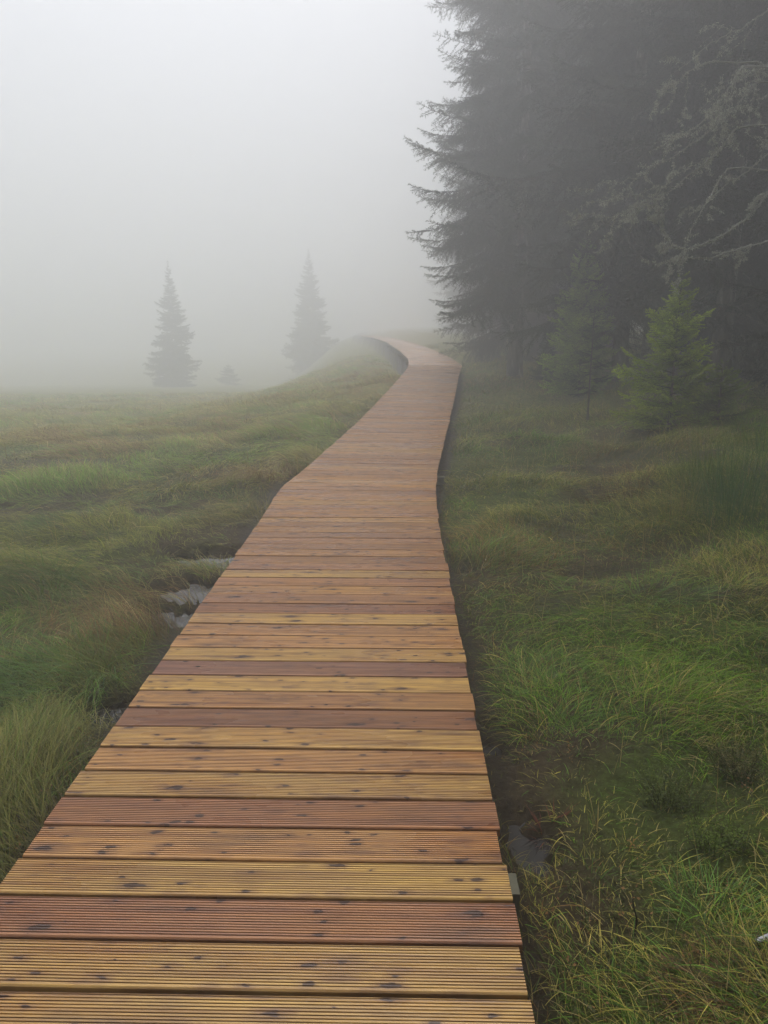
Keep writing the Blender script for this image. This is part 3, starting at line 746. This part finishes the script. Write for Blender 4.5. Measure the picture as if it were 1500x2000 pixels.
# young spruces at the edge of the forest
YT = [branch_template(.75, s, .013, .024, .0062, .042, 3, hang=.15, tw_len=.46, tip_up=.16) for s in (41, 42, 43)]
print('young', [len(t[0]) for t in YT])
def young(px, py, hpx, rad, seed, tA, tB, label, whorl=.12, z0=.1, nper=7, rag=.3, y=None, trunkr=.022, pw=.8):
    p = onground(px, py); Hh = hpx/F_PX*(p[1]*math.cos(PITCH)+1.3*math.sin(PITCH))
    e = empty('young_spruce', p); tag(e, label, 'tree', 'young spruces at the forest edge')
    link('crown', build_crown('crown', seed, Hh, rad, z0, YT, .75, whorl, nper, tA, tB, pw=pw, rag=rag, up_top=38, dn=2, mat=M_YOUNG), e)
    link('trunk', trunk_mesh('trunk', seed, Hh, trunkr), e); print('young at', p, Hh)
young(1305, 845, 300, .86, 61, (.17, .27, .02), (.50, .62, .06), 'bright yellow green young spruce, fullest at the forest edge', whorl=.155, rag=.5)
young(1130, 775, 315, .95, 62, (.17, .28, .045), (.38, .54, .09), 'taller dull green young spruce left of the bright one')
young(1147, 825, 225, .42, 63, (.045, .085, .035), (.09, .15, .07), 'thin bluish sapling with a dark bare stem in front of the dull green spruce', whorl=.17, z0=.45, nper=4, rag=.5)
young(1400, 835, 130, .55, 64, (.08, .13, .014), (.26, .36, .04), 'low bushy young spruce growing right of the bright one', whorl=.12, z0=.05)
young(1065, 745, 90, .5, 65, (.04, .06, .016), (.06, .09, .025), 'smallest young spruce, low and dim at the left foot of the dull one', whorl=.12, z0=.05)

# ------------------------------------------------------------------ the spruce with lichen-covered dead branches (its trunk stands just outside the picture)
tx, ty = 5.0, 7.6
e = empty('spruce_tree', (tx, ty, float(height(tx, ty)))); tag(e, 'spruce with pale lichen covered dead branches reaching in from the right', 'tree', GF)
loc = np.array(e.location)
link('trunk', trunk_mesh('trunk', 77, 16, .2, 10, .7), e)
DEADT = [branch_template(2.0, s, .03, .03, .006, .12, 2) for s in (71, 72)]
link('crown', build_crown('crown', 78, 16, 2.1, 5.2, DEADT, 2.0, .5, 6, DKA, DKB, pw=.7, rag=.3, dn=-20, low_from=9.5, lows=BIG_LO), e)
def wiggle(a, b, sag, n, amp, rng):
    s = np.linspace(0, 1, n)[:, None]; p = a*(1-s)+b*s; p[:, 2] -= (sag*np.sin(math.pi*s)[:, 0])
    nz = np.cumsum(rng.normal(0, amp, (n, 3)), 0); return p+nz-(nz[0]*(1-s)+nz[-1]*s)
rng = np.random.default_rng(81)
def dead_branch(pts, r0, nsub, sublen, lich):
    """gnarled dead branch: main tube, drooping side twigs, lichen tufts along both"""
    pts = np.array(pts)-loc
    seg = []
    for i_, (a, b) in enumerate(zip(pts[:-1], pts[1:])): seg.append(wiggle(a, b, .12 if i_ == 0 else 0, 14 if i_ == 0 else 7, .022 if i_ == 0 else .008, rng)[:-1])
    main = np.concatenate(seg+[pts[-1:]]); n = len(main)
    V, F, o = [], [], 0
    def add(path, r):
        nonlocal o
        v, f = tube(path, r, 4); V.append(v); F.append(f+o); o += len(v)
    add(main, np.linspace(r0, .0018, n)); allp = [main[1:]]
    for i in range(nsub):
        k = rng.integers(int(n*.15), n-1); t = main[min(k+1, n-1)]-main[k-1]; t /= np.linalg.norm(t)
        L = sublen*rng.uniform(.4, 1.2); d = t*.6+rng.normal(0, .45, 3); d[2] -= .25; d /= np.linalg.norm(d)
        sp = wiggle(main[k], main[k]+d*L, -.08*L, 9, .012, rng); add(sp, np.linspace(.004, .0013, 9)); allp.append(sp)
        for j in range(3):
            k2 = rng.integers(2, 8); d2 = d*.7+rng.normal(0, .5, 3); d2 /= np.linalg.norm(d2); L2 = L*.35*rng.uniform(.5, 1.2)
            s2 = wiggle(sp[k2], sp[k2]+d2*L2, .0, 5, .008, rng); add(s2, np.linspace(.0025, .001, 5)); allp.append(s2)
    V = np.concatenate(V); c = np.tile([.27, .27, .24, 1], (len(V), 1))
    A = np.concatenate(allp); m = int(len(A)*lich*2.2)
    b = A[rng.integers(0, len(A), m)]+rng.normal(0, .007, (m, 3))
    hd = rng.normal(0, 1, (m, 3)); hd[:, 2] -= .6; hd /= np.linalg.norm(hd, axis=1)[:, None]; l = rng.uniform(.005, .022, m)[:, None]
    sd = np.cross(hd, rng.normal(0, 1, (m, 3))); sd /= np.linalg.norm(sd, axis=1)[:, None]; wd = rng.uniform(.0012, .0035, m)[:, None]
    LV = np.stack([b-sd*wd, b+sd*wd, b+hd*l+sd*wd*.7, b+hd*l-sd*wd*.7], 1).reshape(-1, 3)
    lc = np.repeat(np.array([.48, .49, .42])*rng.uniform(.5, 1.1, m)[:, None], 4, 0)
    FV = np.arange(m*4).reshape(-1, 4)+len(V)
    me = mesh_np('dead_branch', np.concatenate([V, LV]), [np.concatenate(F), FV], M_LICHEN,
                 {'tint': np.concatenate([c, np.concatenate([lc, np.ones((m*4, 1))], 1)])})
    link('dead_branch', me, e)
def B(pix, ys, **k):
    z0 = pix[0]; pts = [np.array([tx, ty, at_y(*pix[0], ty)[2]+.25])]
    for (px, py), yy_ in zip(pix, ys): pts.append(at_y(px, py, yy_))
    dead_branch(pts, k.get('r', .010), k.get('n', 8), k.get('L', .4), k.get('l', 9))
B([(1500, 375), (1460, 425), (1400, 465), (1350, 485), (1310, 480), (1293, 440), (1292, 405)], [7.1, 6.9, 6.7, 6.6, 6.5, 6.5, 6.5], n=5, L=.22, l=22, r=.016)
B([(1450, 130), (1420, 180), (1385, 225), (1330, 265), (1270, 295)], [7.0, 6.8, 6.7, 6.5, 6.4], n=14, L=.5, l=5)
B([(1480, 160), (1440, 210), (1380, 260), (1310, 310), (1240, 350), (1200, 395)], [7.1, 6.9, 6.8, 6.6, 6.5, 6.4], n=14, L=.45, l=5)
B([(1440, 250), (1400, 300), (1340, 345), (1290, 385), (1235, 405), (1190, 430)], [7.0, 6.8, 6.7, 6.6, 6.4, 6.3], n=14, L=.4, l=6)
B([(1400, 120), (1360, 130), (1310, 165), (1290, 185)], [7.3, 7.1, 7.0, 6.9], n=6, L=.4, l=5)
B([(1500, 300), (1450, 340), (1400, 375), (1380, 395)], [7.2, 7.1, 7.0, 7.0], n=6, L=.35, l=4)
B([(1420, 330), (1390, 380), (1360, 430), (1335, 490), (1330, 510)], [7.3, 7.2, 7.1, 7.0, 7.0], n=6, L=.3, l=5)
B([(1500, 470), (1400, 500), (1330, 500), (1290, 515), (1255, 508)], [7.5, 7.2, 7.0, 6.9, 6.9], n=5, L=.3, l=9)
#B([(1500, 640), (1470, 650), (1430, 680), (1400, 690)], [7.3, 7.2, 7.1, 7.1], n=5, L=.3, l=3)
B([(1500, 20), (1440, 60), (1380, 90), (1300, 160)], [7.5, 7.3, 7.2, 7.0], n=8, L=.5, l=2)

# ------------------------------------------------------------------ fog: one closed box of even density
hm_, ht, hb = 226.0, 21.0, -6.5
cv = np.array([[x, y, z] for z in (hb, ht) for y in (-hm_, hm_) for x in (-hm_, hm_)])
cf = np.array([[0, 2, 3, 1], [4, 5, 7, 6], [0, 1, 5, 4], [1, 3, 7, 5], [3, 2, 6, 7], [2, 0, 4, 6]])
hm = bpy.data.materials.new('fog_volume'); hm.use_nodes = True; t = hm.node_tree; t.nodes.clear()
mo = N(t, 'ShaderNodeOutputMaterial'); pv = N(t, 'ShaderNodeVolumePrincipled')
pv.inputs['Color'].default_value = (.94, .96, .985, 1); pv.inputs['Density'].default_value = .025
pv.inputs['Anisotropy'].default_value = .6
t.links.new(pv.outputs[0], mo.inputs['Volume'])
tag(link('haze', mesh_np('haze', cv, [cf], hm)), 'dense pale grey fog filling the whole scene', 'fog', kind='stuff')
